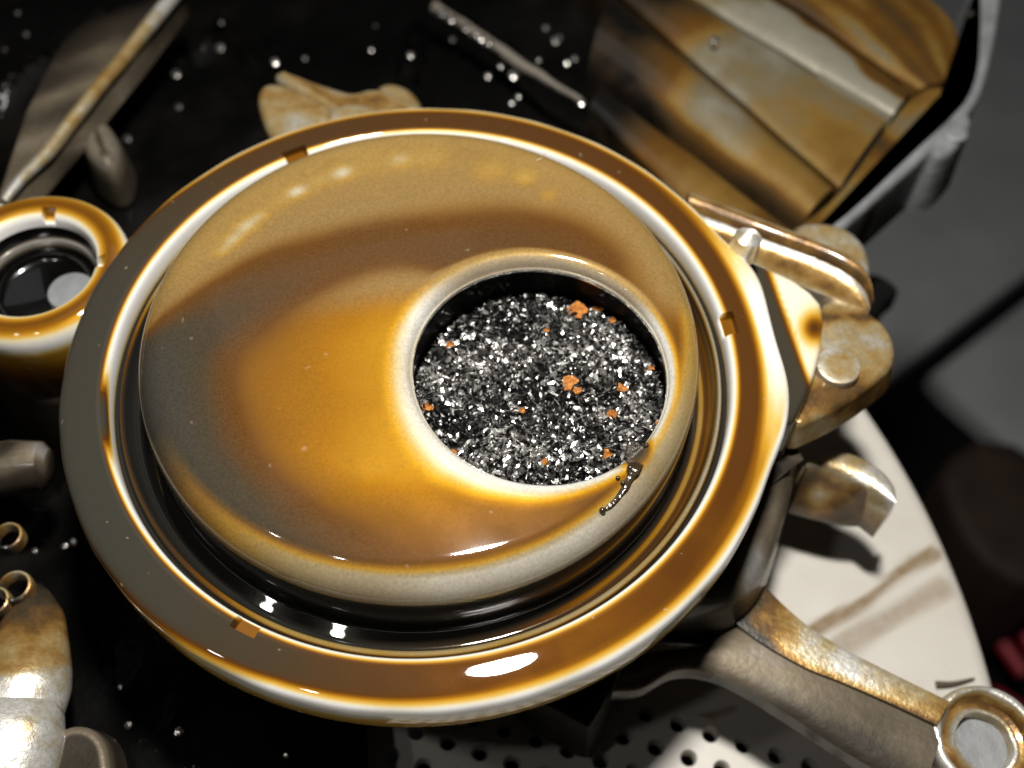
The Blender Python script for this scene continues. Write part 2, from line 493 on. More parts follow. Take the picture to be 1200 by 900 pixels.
for a, b, w, s in (((955, 741), (1094, 648), 0.024, 0.95), ((985, 757), (1105, 688), 0.038, 0.6), ((800, 850), (860, 828), 0.012, 0.7), ((830, 895), (870, 880), 0.02, 0.4)):
    d, t = seg_dist(V[:, :2], at(*a, ZS), at(*b, ZS))
    S = np.maximum(S, s * (1 - sstep(w * 0.45, w * 1.5, d + wobble(V, 0.010, 22, 3))))
build('seat', V, grid_faces(len(rows), nu, True), M_STOOL, st, oil=S)
for a in (35, 125, 215, 305):
    ca, sa = math.cos(math.radians(a)), math.sin(math.radians(a))
    p = np.array([[SC[0] + ca * 2.3, SC[1] + sa * 2.3, ZS - 0.1], [SC[0] + ca * 2.6, SC[1] + sa * 2.6, ZF + 4], [SC[0] + ca * 2.9, SC[1] + sa * 2.9, ZF]])
    V, F = tube(p, [0.28, 0.25, 0.2], 12)
    build('leg', V, F, M_STOOL, st, oil=0.0)

# ---------------------------------------------------------------- the main casting
hs_ = thing('oil_housing', 'big round oily alloy housing with brown flange and convex dome around a hole', 'oil housing', (0, 0, ZS))
NF = 720
def bump_r(PH):
    p = (PH + np.pi) % (2 * np.pi) - np.pi
    deg = np.degrees(p)
    corner = 0.030 * np.exp(-((deg + 13.0) / 9.0) ** 2) + 0.034 * np.exp(-((deg - 12.0) / 7.0) ** 2) + 0.010 * np.exp(-((deg - 0.0) / 9) ** 2)
    return corner
def ring_r(R, Z, PH):
    w = sstep(0.95, 1.0, R) * (Z > -0.125)
    return R + w * bump_r(PH) + w * 0.0015 * np.sin(PH * 23) * np.sin(PH * 7 + 1)
NOTCH = [113.1, 1.9, -122.75]
def in_notch(PH):
    d = np.degrees(PH)
    m_ = np.zeros(PH.shape, bool)
    for a in NOTCH:
        m_ |= np.abs((d - a + 180) % 360 - 180) < 2.2
    return m_
def ring_z(R, Z, PH):
    return np.where(in_notch(PH) & (R < 0.903) & (Z > -0.06), np.minimum(Z, -0.028), Z)
prof = [(0.92, -0.17), (0.975, -0.165), (0.990, -0.15), (0.999, -0.125), (1.001, -0.085), (1.0, -0.0460), (0.9965, -0.0260), (0.991, -0.01603), (0.984, -0.01191), (0.974, -0.0081), (0.962, -0.00647), (0.95, -0.00504), (0.938, -0.00381), (0.926, -0.00278), (0.914, -0.00194), (0.9035, -0.00137), (0.9025, -0.00132), (0.895, -0.00102), (0.888, -0.0008),
        (0.881, -0.002), (0.875, -0.005), (0.870, -0.010), (0.866, -0.018), (0.8635, -0.03), (0.862, -0.05), (0.862, -0.075)]
V, F, R, PH = lathe(prof, NF, rfun=ring_r, zfun=ring_z)
deg = np.degrees(PH)
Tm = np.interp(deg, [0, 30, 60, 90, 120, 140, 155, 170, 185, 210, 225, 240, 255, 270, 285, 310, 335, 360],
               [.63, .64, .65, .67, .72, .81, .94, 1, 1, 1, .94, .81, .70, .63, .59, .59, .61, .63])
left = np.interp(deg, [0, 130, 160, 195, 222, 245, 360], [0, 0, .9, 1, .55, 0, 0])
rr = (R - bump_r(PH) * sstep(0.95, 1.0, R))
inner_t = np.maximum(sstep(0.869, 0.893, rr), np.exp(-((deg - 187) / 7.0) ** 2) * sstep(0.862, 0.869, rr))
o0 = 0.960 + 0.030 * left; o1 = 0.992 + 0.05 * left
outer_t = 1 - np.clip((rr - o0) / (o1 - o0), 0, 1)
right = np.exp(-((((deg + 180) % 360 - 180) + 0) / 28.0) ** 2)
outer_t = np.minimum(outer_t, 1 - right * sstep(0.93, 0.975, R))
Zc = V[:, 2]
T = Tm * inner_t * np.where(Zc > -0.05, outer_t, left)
T = np.where(in_notch(PH) & (R < 0.9033) & (R > 0.868), 0.52, T)
T = np.where((Zc < -0.06), np.maximum(T, 0.25), T)
ring = build('flange_ring', V, F, M_RING, hs_, oil=T, angle=50)

prof = [(0.861, -0.072), (0.853, -0.076), (0.848, -0.070), (0.8445, -0.058), (0.840, -0.052), (0.835, -0.053), (0.831, -0.062), (0.829, -0.078), (0.825, -0.092), (0.820, -0.104), (0.8135, -0.1165), (0.807, -0.119), (0.799, -0.1166), (0.791, -0.114), (0.783, -0.1114), (0.775, -0.1086), (0.764, -0.105)]
V, F, R, PH = lathe(prof, 480)
deg = np.degrees(PH)
g = np.interp(deg, [0, 25, 45, 80, 250, 275, 300, 330, 345, 360], [.9, .7, .2, 0, 0, .25, .7, 1, 1, .9])      # strength of the gold reflection painted into the channel
Tb = np.interp(R, [.755, .783, .787, .794, .800, .803, .810, .816, .820, .827, .831, .834, .841, .845, .850, .862], [.95, .9, .45, .12, .2, .6, .75, .5, .5, .85, .6, .08, .05, .5, 1, 1])
T = 1 - g * (1 - Tb)
T = np.where((R < 0.8455) & (R > 0.8335), np.minimum(T, .12 + .25 * np.interp(deg, [0, 150, 180, 215, 240, 360], [0, 0, 2.4, 2.4, .3, 0])), T)
build('oil_channel', V, F, M_CHAN, hs_, oil=T, angle=60)

V, F, R, PH = lathe([(0.985, -0.125), (0.95, -0.16), (0.90, -0.22), (0.86, -0.34), (0.80, -0.55), (0.76, -0.80), (0.74, -0.985)], 200)
build('lower_body', V, F, M_BODY, hs_, oil=np.clip(0.75 + 0 * R, 0, 1))

# dome with the off-centre hole
RD = 0.762
HC = np.array([0.306, -0.17]); HR = 0.340
def dome_z(r):
    z = 0.190 - 0.045 * (r / RD) ** 2
    e = np.clip((r - (RD - 0.085)) / 0.085, 0, 1)
    return z - 0.085 * (1 - np.sqrt(np.clip(1 - e * e, 0, 1)))
nu = 360
th = np.linspace(0, 2 * np.pi, nu, endpoint=False)
hole = HC + HR * np.stack([np.cos(th), np.sin(th)], 1)
outr = []
for a in th:
    d = np.array([math.cos(a), math.sin(a)]); bq = HC @ d
    t = -bq + math.sqrt(bq * bq - (HC @ HC - RD ** 2))
    outr.append(HC + t * d)
outr = np.array(outr)
ts = np.concatenate([np.linspace(0, 0.16, 12, endpoint=False), np.linspace(0.16, 0.72, 34, endpoint=False), 1 - 0.28 * np.linspace(1, 0, 26) ** 1.7])
rows = []; 
def hole_drop(d):
    e = np.clip(1 - d / 0.042, 0, 1)
    return 0.036 * (1 - np.sqrt(np.clip(1 - e * e, 0, 1)))
zh = dome_z(np.linalg.norm(hole, axis=1)) - 0.036
rows.append(np.c_[hole, zh - 0.006])
for t in ts:
    P = hole * (1 - t) + outr * t
    d = np.linalg.norm(P - HC, axis=1) - HR
    rows.append(np.c_[P, dome_z(np.linalg.norm(P, axis=1)) - hole_drop(d)])
zo = rows[-1][:, 2]
rows.append(np.c_[outr, zo - 0.006])
V = np.vstack(rows)
def dense(pts, n):
    q = spline(np.array(pts, float) * [1, 1, 100], n) / [1, 1, 100]
    return [tuple(r) for r in q]
SND = (dense([(172,500,1),(180,450,.98),(205,415,.95),(240,388,.88),(280,362,.80),(320,342,.74),(370,325,.70),(430,306,.68),(490,291,.68),(550,278,.68),(610,272,.69),(670,278,.68),(720,298,.66),(755,330,.64),(785,380,.60),(800,430,.54),(803,470,.5)], 48)
    + dense([(215,378,.74),(250,350,.58),(300,325,.62),(360,305,.60),(430,290,.60),(500,272,.58),(560,260,.56),(620,254,.56),(690,262,.55),(740,285,.54),(785,335,.50)], 36)
    + dense([(185,365,.34),(200,335,.33),(225,308,.34),(262,290,.37),(310,272,.42),(370,260,.44),(450,246,.43),(560,232,.42),(640,232,.41),(710,248,.39),(765,288,.37),(805,345,.34)], 40)
    + dense([(220,290,.30),(270,250,.34),(330,218,.36),(400,200,.36),(480,190,.37),(560,188,.38),(650,200,.36),(730,236,.33),(790,296,.30),(815,355,.28)], 36)
    + dense([(470,160,.26),(560,160,.27),(650,178,.26),(720,210,.25)], 8) + dense([(420,165,.25),(350,185,.26),(290,220,.28)], 6)
    + dense([(178,540,1),(205,575,1),(240,602,.98),(285,622,.93),(340,640,.88),(400,652,.80),(470,656,.70),(540,648,.64),(620,630,.62),(700,600,.60),(750,568,.56),(780,520,.50)], 38)
    + dense([(195,450,1),(198,500,1),(215,545,1),(250,585,.96),(300,612,.90),(350,628,.84),(410,640,.74),(470,642,.62)], 26)
    + dense([(216,430,.94),(218,470,.95),(234,520,.92),(268,578,.86),(315,610,.78),(370,632,.66)], 16)
    + dense([(246,425,.62),(248,465,.58),(268,520,.55),(303,567,.52),(350,600,.49),(410,622,.47),(470,632,.47),(530,632,.52),(580,624,.55)], 26)
    + [(300,400,.58,1.3),(350,375,.53,1.2),(400,350,.50,1.2),(460,318,.52),(272,445,.47,1.3),(310,450,.46,1.4),(360,440,.44,1.5),(420,450,.37,1.5),(400,520,.38,1.5),(450,560,.36,1.5),(350,510,.47,1.6),(305,510,.48,1.5),(465,400,.33,1.5),(410,395,.41,1.5),(450,350,.42,1.2),(400,590,.39,1.4),(450,600,.33,1.8),(340,572,.43,1.3),(510,595,.38,1.3),(560,600,.40,1),(605,600,.42,.8),(650,590,.40,.7)])
REFL_SPOTS = [(262,297,.45,.022),(274,284,.6,.026),(290,268,.7,.028),(306,256,.5,.024),(328,240,.25,.03),(349,228,.8,.026),(374,216,.3,.03),(402,206,.75,.028),(440,196,.2,.04),(470,190,.5,.032),(505,190,.3,.04),(575,205,.3,.045),(615,212,.45,.03),(642,234,.4,.028)]  # pale patches: reflections painted by thinning the oil value
BL = Blend(SND, 0.14, 0.062)  # gold sheen of the lower dome is painted in through these depths
T = BL(V[:, :2])
for (x, y, a_, w_) in REFL_SPOTS:
    c_ = at(x, y, 0.15)[:2]; q_ = (V[:, :2] - c_) @ np.array([[0.8, -0.6], [0.6, 0.8]])
    T = T - 0.30 * a_ * np.exp(-(q_[:, 0] / (w_ * 1.3)) ** 2 - (q_[:, 1] / w_) ** 2)
T = np.clip(T, 0.05, 1)
refl_w = np.zeros(len(V))
for (x, y, a_, w_) in REFL_SPOTS:
    refl_w = np.maximum(refl_w, a_ * np.exp(-((V[:, :2] - at(x, y, 0.15)[:2]) ** 2).sum(1) / (w_ * 1.2) ** 2))
T = T + 0.045 * np.exp(-((T - 0.42) / 0.14) ** 2)
dh = np.linalg.norm(V[:, :2] - HC, axis=1) - HR
aa = np.degrees(np.arctan2(V[:, 1] - HC[1], V[:, 0] - HC[0])) % 360
wid = np.interp(aa, [0, 45, 90, 135, 180, 225, 270, 300, 330, 360], [.035, .04, .058, .072, .085, .125, .075, .045, .025, .035])
T = T * sstep(0.05, 1.0, dh / wid) + np.interp(aa, [0, 150, 178, 205, 240, 360], [.02, .02, .12, .06, .01, .02]) * (1 - sstep(0, 1.0, dh / wid))
trick = np.exp(-(((aa - 308) / 9) ** 2)) * (dh < 0.2)
T = np.maximum(T, 0.85 * trick * (1 - sstep(0.07, 0.16, dh)))
rad_ = np.linalg.norm(V[:, :2], axis=1); pol = np.degrees(np.arctan2(V[:, 1], V[:, 0])) % 360
rimw = np.interp(pol, [0, 30, 60, 120, 160, 178, 200, 215, 235, 270, 300, 330, 360], [.55, .5, .4, .5, .6, .0, .0, .55, .85, .95, .95, .8, .55])
rimT = np.interp(pol, [0, 90, 160, 215, 240, 270, 310, 360], [.2, .25, .25, .22, .14, .07, .08, .2])
rb = rimw * sstep(0.690, 0.728, rad_)
T = T * (1 - rb) + rimT * rb
pv = pix(V)
milk = 0.8 * sstep(0.0, 0.15, V[:, 1] + 0.10 * sstep(0.2, 0.6, V[:, 0])) * (1 - sstep(.5, .62, T)) * (1 - sstep(.0, .05, 0.06 - V[:, 2])) * (1 - 0.85 * np.clip(refl_w, 0, 1))
milk = np.maximum(milk, 0.65 * rb * sstep(.06, .16, T))
dome = build('dome', V, grid_faces(len(rows), nu, True), M_DOME, hs_, oil=T, angle=60, milk=milk)
V, F, R, PH = lathe([(RD - 0.002, 0.075), (RD + 0.001, 0.05), (RD + 0.001, -0.05)] + [(RD + 0.001 + 0.012 * (1 - math.cos(a)), -0.098 - 0.010 * math.sin(a)) for a in np.linspace(0, 1.2, 6)], 360)
build('dome_wall', V, F, M_CUP, hs_, oil=1.0, angle=60)  # black colour stands for the dark below the dome's rim
# thin bright lip round the hole and the well below it
V, F, R, PH = lathe([(HR + 0.001, 0.0), (HR - 0.004, 0.002), (HR - 0.006, -0.004), (HR - 0.004, -0.012), (HR + 0.001, -0.012)], 240)
V[:, :2] += HC
zz = dome_z(np.linalg.norm(V[:, :2], axis=1)) - 0.037
V[:, 2] += zz
build('hole_lip', V, F, M_CHAN, dome, oil=0.05)
V, F, R, PH = lathe([(HR + 0.0005, 0.125), (HR + 0.003, 0.09), (HR + 0.01, -0.02), (HR + 0.01, -0.25), (0.001, -0.25)], 120, (HC[0], HC[1], 0))
build('filter_well', V, F, M_BLACK, hs_, oil=1.0)  # shadow inside the hole, put in as black colour

# ----------------------------------------------------------------lugs, bracket and arm of the casting
def castpart(name, px, z, depth, fillet, oil, mat=None, parent=None, draft=0.02, it=2, crown=0.0, ztop=None, n=96, edge=-0.3, rough=0.0015, nf=5):
    V, F, D = prism(atl(px, z), z, depth, fillet, nf, draft, n, it, 9, ztop, crown)
    base = oil if not callable(oil) else oil(V)
    T = np.clip(base + edge * (1 - sstep(0.05, 0.22, np.abs(D - 0.08))) , 0, 1)
    V = V + (np.stack([wobble(V, rough, 14, 1), wobble(V, rough, 14, 2), wobble(V, rough, 14, 3)], 1))
    return build(name, V, F, mat or M_CAST, parent or hs_, oil=T)
# web between the flange and the right lugs
def web_oil_shade(V):
    p = pix(V)
    sd = ((p - [890, 306]) @ np.array([130., -48.])) / 138.6
    return 0.08 + 0.85 * (1 - sstep(-3, 12, sd)) + 0.55 * np.exp(-(((p - [955, 384]) / [14, 16]) ** 2).sum(1))  # dark triangle is a painted shadow, the brown smear is oil
castpart('web', [(850, 290), (888, 308), (945, 335), (968, 362), (962, 420), (940, 478), (925, 500), (880, 480)], -0.13, 0.3, 0.02,
         web_oil_shade, M_RING, it=1, edge=0)
# stepped bracket
castpart('bracket_end_disc', [(930, 262), (962, 257), (998, 266), (1018, 288), (1023, 320), (1016, 348), (980, 335), (930, 300)], -0.34, 0.2, 0.03, 0.26, edge=-0.1)
ra = [(806, 226), (860, 246), (920, 270), (964, 287), (1003, 306), (1019, 330), (1022, 356)]
rb_ = [(806, 246), (840, 258), (892, 279), (964, 305), (1000, 325), (1015, 343), (1020, 360)]
rc = [(820, 276), (850, 290), (886, 311), (940, 336), (985, 352), (1005, 358), (1019, 364)]
strip('bracket_ridge', ra, rb_, -0.20, 0.030, lambda u, v: np.interp(v, [0, .12, .3, .5, .85, 1], [.02, .10, .22, .58, .66, .5]), M_CAST, hs_, 0.22, rough=0.002, side=0.35)
strip('bracket_step', [(x, y + 1) for x, y in rb_], rc, -0.185, -0.018, lambda u, v: np.interp(v, [0, .1, .22, .5, .75, .95, 1], [.0, .04, .42, .50, .40, .22, .05]), M_CAST, hs_, 0.22, rough=0.002, side=0.2)
V, F = tube(np.array([at(868, 300, -0.05), at(872, 290, -0.02), at(877, 278, 0.03), at(878, 274, 0.035)]), [0.046, 0.046, 0.042, 0.022], 20)
build('locating_pin', V, F, M_CAST, hs_, oil=0.08)
# wedge lug with round pad
def lug_oil(V):
    p = pix(V)
    return 0.30 + 0.34 * sstep(432, 462, p[:, 1]) * (1 - sstep(476, 492, p[:, 1])) + 0.35 * np.exp(-((p[:, 1] - 372) / 5.0) ** 2) - 0.12 * np.exp(-((p[:, 1] - 398) / 14.0) ** 2) + 0.25 * (1 - sstep(950, 966, p[:, 0])) * sstep(440, 400, p[:, 1])
lug = castpart('wedge_lug', [(962, 356), (975, 350), (1002, 356), (1032, 371), (1049, 395), (1052, 420), (1038, 440), (995, 470), (950, 494), (930, 501), (927, 490), (944, 440), (956, 395)], -0.20, 0.10, 0.026, lug_oil, edge=0.0, nf=6, it=1, n=140, crown=0.012)
V, F, R, PH = lathe([(0.066, -0.03), (0.066, 0.004), (0.064, 0.009), (0.058, 0.0105), (0.03, 0.011), (0.001, 0.0115)], 48, tuple(at(982, 430, -0.178)))
build('round_pad', V, F, M_CAST, lug, oil=np.where(R > 0.055, 0.08, 0.3), angle=50)
# lower tab with its hole
TZ = -0.62
el = [(946, 546), (972, 551), (1000, 562), (1024, 576), (1047, 593)]
tab = strip('lower_tab', el, [(926, 596), (955, 604), (985, 611), (1012, 612), (1043, 604)], TZ + 0.10, 0.012, lambda u, v: np.interp(v, [0, .1, .3, 1], [.1, .4, .58, .66]) - .5 * math.exp(-((u - .24) / .12) ** 2 - ((v - .62) / .22) ** 2), M_CAST, hs_, 0.03, 50, 16, z1=TZ - 0.10, rough=0.0, side=0.7)
strip('tab_top', [(940, 548), (962, 537), (990, 531), (1024, 545), (1046, 568), (1050, 588)], [(943, 549)] + [(x, y - 1) for x, y in el], TZ + 0.105, 0.012, lambda u, v: .14 + .1 * math.sin(5 * u), M_CAST, tab, 0.10, 50, 12, rough=0.0, side=0.3)
# neck under the flange, running into the arm
castpart('neck', [(700, 600), (850, 560), (910, 505), (945, 500), (938, 550), (926, 600), (915, 635), (900, 668), (880, 690), (840, 704), (780, 704), (720, 680)], -0.34, 0.30, 0.11,
         lambda V: 0.86 - 0.78 * np.exp(-(((pix(V) - [884, 672]) / [16., 40.]) ** 2).sum(1)) - 0.3 * np.exp(-(((pix(V) - [905, 600]) / [12., 40.]) ** 2).sum(1)), M_BODY, nf=8, draft=0.02, it=2)  # soft highlights painted in by lowering the oil value
armz = -0.60
arm = strip('arm_web', [(728, 786), (760, 765), (820, 757), (868, 730), (905, 702), (935, 735), (1000, 770), (1060, 800), (1112, 826)], [(718, 812), (752, 808), (790, 788), (826, 788), (866, 803), (930, 842), (985, 878), (1030, 905), (1080, 930)], armz, 0.02,
            lambda u, v: 0.36 + 0.15 * math.sin(7 * u + 3 * v) * v - 0.1 * ss(.25, .0, u) + 0.2 * ss(.6, 1, v), M_BODY, hs_, 0.07, 90, 18, side=0.8)
strip('support_arm', [(860, 640), (900, 690), (945, 732), (990, 760), (1040, 786), (1112, 822)], [(830, 700), (880, 744), (940, 780), (990, 800), (1040, 822), (1098, 850)], armz + 0.035, 0.004,
      lambda u, v: 0.22 + 0.5 * ss(.42, .2, u) + 0.22 * ss(.8, 1, u) + 0.35 * ss(.75, 1, v) - .10 * math.exp(-((u - .6) / .15) ** 2), M_CAST, arm, 0.10, 60, 14, side=0.6)
castpart('oil_well', [(1022, 872), (1050, 868), (1080, 885), (1095, 905), (1060, 915), (1030, 900)], armz + 0.0, 0.06, 0.02, 0.28, M_CAST, arm, edge=0.2)
castpart('body_corner', [(600, 790), (625, 818), (662, 838), (690, 853), (705, 830), (724, 786), (700, 760), (640, 770)], -0.62, 0.25, 0.01, 0.95, M_BLACK, it=0, edge=-0.2)
# eyelet at the arm's end
EC = at(1158, 866, -0.58)
V, F, R, PH = lathe([(0.150, -0.20), (0.158, -0.10), (0.160, -0.03), (0.158, -0.01), (0.152, 0.0), (0.140, 0.002), (0.132, -0.004), (0.126, -0.02), (0.118, -0.045), (0.106, -0.05), (0.096, -0.035), (0.090, -0.028), (0.083, -0.03), (0.080, -0.05), (0.079, -0.2)], 96, tuple(EC))
V += np.stack([wobble(V, 0.003, 40, k) for k in (5, 6, 7)], 1)
build('eyelet', V, F, M_CAST, arm, oil=np.interp(R, [0.079, 0.085, 0.095, 0.11, 0.125, 0.14, 0.16], [.2, .03, .1, .62, .5, .04, .1]), angle=50)
V, F, R, PH = lathe([(0.079, -0.07), (0.001, -0.07)], 48, tuple(EC))
build('eyelet_plug', V, F, M_RIM, arm)
# top lug behind the dome
castpart('finger_lug', [(300, 118), (304, 98), (322, 93), (350, 103), (388, 120), (390, 140), (372, 160), (340, 178), (315, 160)], -0.20, 0.30, 0.03, lambda V: 0.36 - 0.34 * np.exp(-((pix(V) - [347, 145]) ** 2 / np.array([16., 14.]) ** 2).sum(1)), edge=-0.05, nf=7)
castpart('ridge_bar', [(318, 88), (326, 80), (345, 83), (375, 95), (400, 102), (415, 106), (432, 100), (450, 102), (475, 112), (505, 128), (500, 150), (400, 150), (385, 128), (350, 108)], -0.25, 0.25, 0.035, 0.48, edge=-0.22, n=140, nf=6)
castpart('ridge_bar', [(382, 132), (392, 122), (410, 118), (430, 120), (455, 128), (490, 140), (480, 165), (400, 165)], -0.22, 0.25, 0.03, 0.30, edge=-0.1, nf=6)
castpart('rounded_boss', [(435, 98), (455, 90), (480, 97), (496, 118), (490, 140), (440, 140)], -0.28, 0.3, 0.05, 0.38, M_CAST, edge=-0.1)

# ---------------------------------------------------------------- small port on the left
PC = (-1.16, 0.525, -0.10)
port = thing('oil_port', 'small round oily port with a notched brown rim left of the big flange', 'oil port', (PC[0], PC[1], -0.9))
def pz(R, Z, PH):
    d = np.degrees(PH); m_ = np.zeros(PH.shape, bool)
    for a in (81, -3, 200): m_ |= np.abs((d - a + 180) % 360 - 180) < 5.5
    return np.where(m_ & (R < 0.222) & (Z > -0.05), np.minimum(Z, -0.04), Z)
prof = [(0.275, -0.34), (0.285, -0.2), (0.291, -0.09), (0.290, -0.05), (0.286, -0.026), (0.278, -0.011), (0.265, -0.002), (0.25, 0.003), (0.235, 0.004), (0.2225, 0.003), (0.221, 0.0025), (0.21, 0.0), (0.20, -0.004), (0.193, -0.012), (0.189, -0.024), (0.187, -0.05)]
V, F, R, PH = lathe(prof, 360, PC, zfun=pz)
d = np.degrees(PH)
T = np.interp(R, [0.187, 0.196, 0.212, 0.235, 0.262, 0.283, 0.29], [0, .02, .35, .55, .45, .06, .0])
T = np.where(V[:, 2] < PC[2] - 0.06, 0.32 + 0.5 * sstep(-0.12, -0.3, V[:, 2] - PC[2]), T)
build('port_ring', V, F, M_RING, port, oil=T, angle=50)
V, F, R, PH = lathe([(0.187, -0.05), (0.184, -0.09), (0.178, -0.10), (0.172, -0.098), (0.168, -0.105), (0.165, -0.13), (0.15, -0.155), (0.13, -0.165), (0.001, -0.17)], 160, PC)
build('port_cup', V, F, M_CUP, port, oil=np.where((R > 0.167) & (R < 0.181), 0.05, 1.0))
V, F, R, PH = lathe([(0.074, -0.03), (0.074, 0.012), (0.071, 0.017), (0.06, 0.018), (0.001, 0.018)], 64, (PC[0] + 0.082, PC[1] - 0.012, PC[2] - 0.150))
build('grey_plug', V, F, M_RIM, port)
V, F, D = prism(np.array([(PC[0] + 0.27 * math.cos(a), PC[1] + 0.27 * math.sin(a) - 0.02) for a in np.linspace(0, 6.28, 24, endpoint=False)]), PC[2] - 0.32, 0.45, 0.04, 4, 0.03)
build('port_neck', V, F, M_BODY, port, oil=0.75)

# ---------------------------------------------------------------- what lies in the hole: shavings and flakes
ZB = 0.018
def bed_z(x, y):
    q = np.stack([x, y], -1) - HC
    r = np.linalg.norm(q, axis=-1)
    P = np.stack([x, y, 0 * x], -1).reshape(-1, 3)
    return ZB + 0.018 * (1 - (r / HR) ** 2) + wobble(P, 0.006, 18, 11).reshape(np.shape(x)) - 0.012 * (q[..., 0] < -0.2)
n = 3
Vs = []; Fs = []; tone = []
g = 70
xs = np.linspace(-HR, HR, g)
idx = -np.ones((g, g), int)
for i, x in enumerate(xs):
    for j, y in enumerate(xs):
        if math.hypot(x, y) < HR + 0.008:
            idx[i, j] = len(Vs)
            Vs.append((HC[0] + x, HC[1] + y, float(bed_z(np.array(HC[0] + x), np.array(HC[1] + y))) - 0.006 + rng.normal(0, 0.003)))
            tone.append(0.04)
for i in range(g - 1):
    for j in range(g - 1):
        q = (idx[i, j], idx[i + 1, j], idx[i + 1, j + 1], idx[i, j + 1])
        if min(q) >= 0: Fs.append(q)
NCH = 6500
rad = HR * np.sqrt(rng.random(NCH)) * 0.995; an = rng.random(NCH) * 2 * np.pi
cx = HC[0] + rad * np.cos(an); cy = HC[1] + rad * np.sin(an); cz = bed_z(cx, cy)
patch = wobble(np.stack([cx, cy, 0 * cx], 1), 1.0, 26, 21)
for k in range(NCH):
    s = 0.0036 + 0.0085 * rng.random() ** 2.4
    nrm = np.array([rng.normal(0, 0.75), rng.normal(0, 0.75), 1.0]); nrm /= np.linalg.norm(nrm)
    if k % 13 == 0:                                   # larger flakes added for glints, bright in tone and tipped to the lamp
        s = rng.uniform(0.006, 0.014); nrm = np.array([0.05 + rng.normal(0, 0.13), -0.22 + rng.normal(0, 0.13), 1.0]); nrm /= np.linalg.norm(nrm)
    u = np.cross(nrm, [math.cos(k), math.sin(k), 0.2]); u /= np.linalg.norm(u); v = np.cross(nrm, u)
    c0 = np.array([cx[k], cy[k], cz[k] + rng.random() * 0.008])
    b0 = len(Vs)
    m_ = rng.integers(4, 6)
    el = rng.uniform(0.5, 1.0) if rng.random() < 0.8 else 0.22
    for q in range(m_):
        a = 2 * np.pi * q / m_ + rng.normal(0, 0.25); r = s * rng.uniform(0.7, 1.2)
        p = c0 + u * r * math.cos(a) / math.sqrt(el) + v * r * math.sin(a) * el
        Vs.append(p); 
    Vs.append(c0 + nrm * s * rng.uniform(0.1, 0.45))
    tn = np.clip(0.28 + 0.30 * patch[k] + rng.normal(0, 0.22), 0.02, 1)
    if k % 13 == 0: tn = 0.95
    tone += [tn] * (m_ + 1)
    for q in range(m_):
        Fs.append((b0 + q, b0 + (q + 1) % m_, b0 + m_))
o = build('metal_shavings', Vs, Fs, M_CHIP, smooth=False, col_attr=tone, base=(HC[0], HC[1], ZB))
tag(o, 'glittering heap of dark and silver metal shavings filling the hole in the dome', 'metal shavings'); o['kind'] = 'stuff'
# thin curled wires among the shavings
Vs = []; Fs = []
for k in range(150):
    r = HR * math.sqrt(rng.random()) * 0.93; a = rng.random() * 6.28
    c0 = np.array([HC[0] + r * math.cos(a), HC[1] + r * math.sin(a), 0]); c0[2] = float(bed_z(np.array(c0[0]), np.array(c0[1]))) + 0.010
    R0 = rng.uniform(0.006, 0.022); a0 = rng.random() * 6.28; sp = rng.uniform(0.8, 3.0)
    aa_ = np.linspace(a0, a0 + sp, 8)
    path = c0 + np.stack([R0 * (np.cos(aa_) - np.cos(a0)), R0 * (np.sin(aa_) - np.sin(a0)), np.linspace(0, rng.uniform(-.004, .006), 8)], 1)
    V, F = tube(path, 0.0011, 4, caps=False)
    b0 = len(Vs); Vs += V.tolist(); Fs += [tuple(i + b0 for i in f) for f in F]
o = build('curled_swarf', Vs, Fs, M_CHIP, col_attr=np.full(len(Vs), 0.75), base=(HC[0], HC[1], ZB))
tag(o, 'fine curled wires of metal swarf tangled among the shavings', 'swarf'); o['kind'] = 'stuff'

FL = [((676, 362), 0.026, 'largest orange copper flake near the top edge of the shavings'),
      ((702, 357), 0.014, 'small copper flake just right of the largest one at the top'),
      ((718, 373), 0.010, 'tiny copper flake at the upper right of the shavings'),
      ((527, 400), 0.012, 'small copper flake at the upper left of the shavings'),
      ((666, 451), 0.022, 'orange copper flake near the centre of the shavings'),
      ((676, 461), 0.013, 'copper flake touching the lower right of the central one'),
      ((730, 454), 0.014, 'reddish copper flake right of centre in the shavings'),
      ((500, 474), 0.015, 'slanted copper sliver at the left edge of the shavings'),
      ((719, 485), 0.014, 'dull red flake below right of centre in the shavings'),
      ((763, 429), 0.010, 'dark copper flake near the right edge of the hole'),
      ((773, 496), 0.011, 'copper flake by the right rim above the oil trickle'),
      ((713, 532), 0.013, 'bright copper flake near the lower right of the shavings'),
      ((530, 527), 0.015, 'copper flake at the lower left rim of the hole'),
      ((638, 542), 0.010, 'faint copper flake at the bottom of the shavings'),
      ((612, 484), 0.008, 'tiny copper speck below left of the central flake'),
      ((641, 388), 0.009, 'tiny pinkish copper speck above the centre of the shavings')]
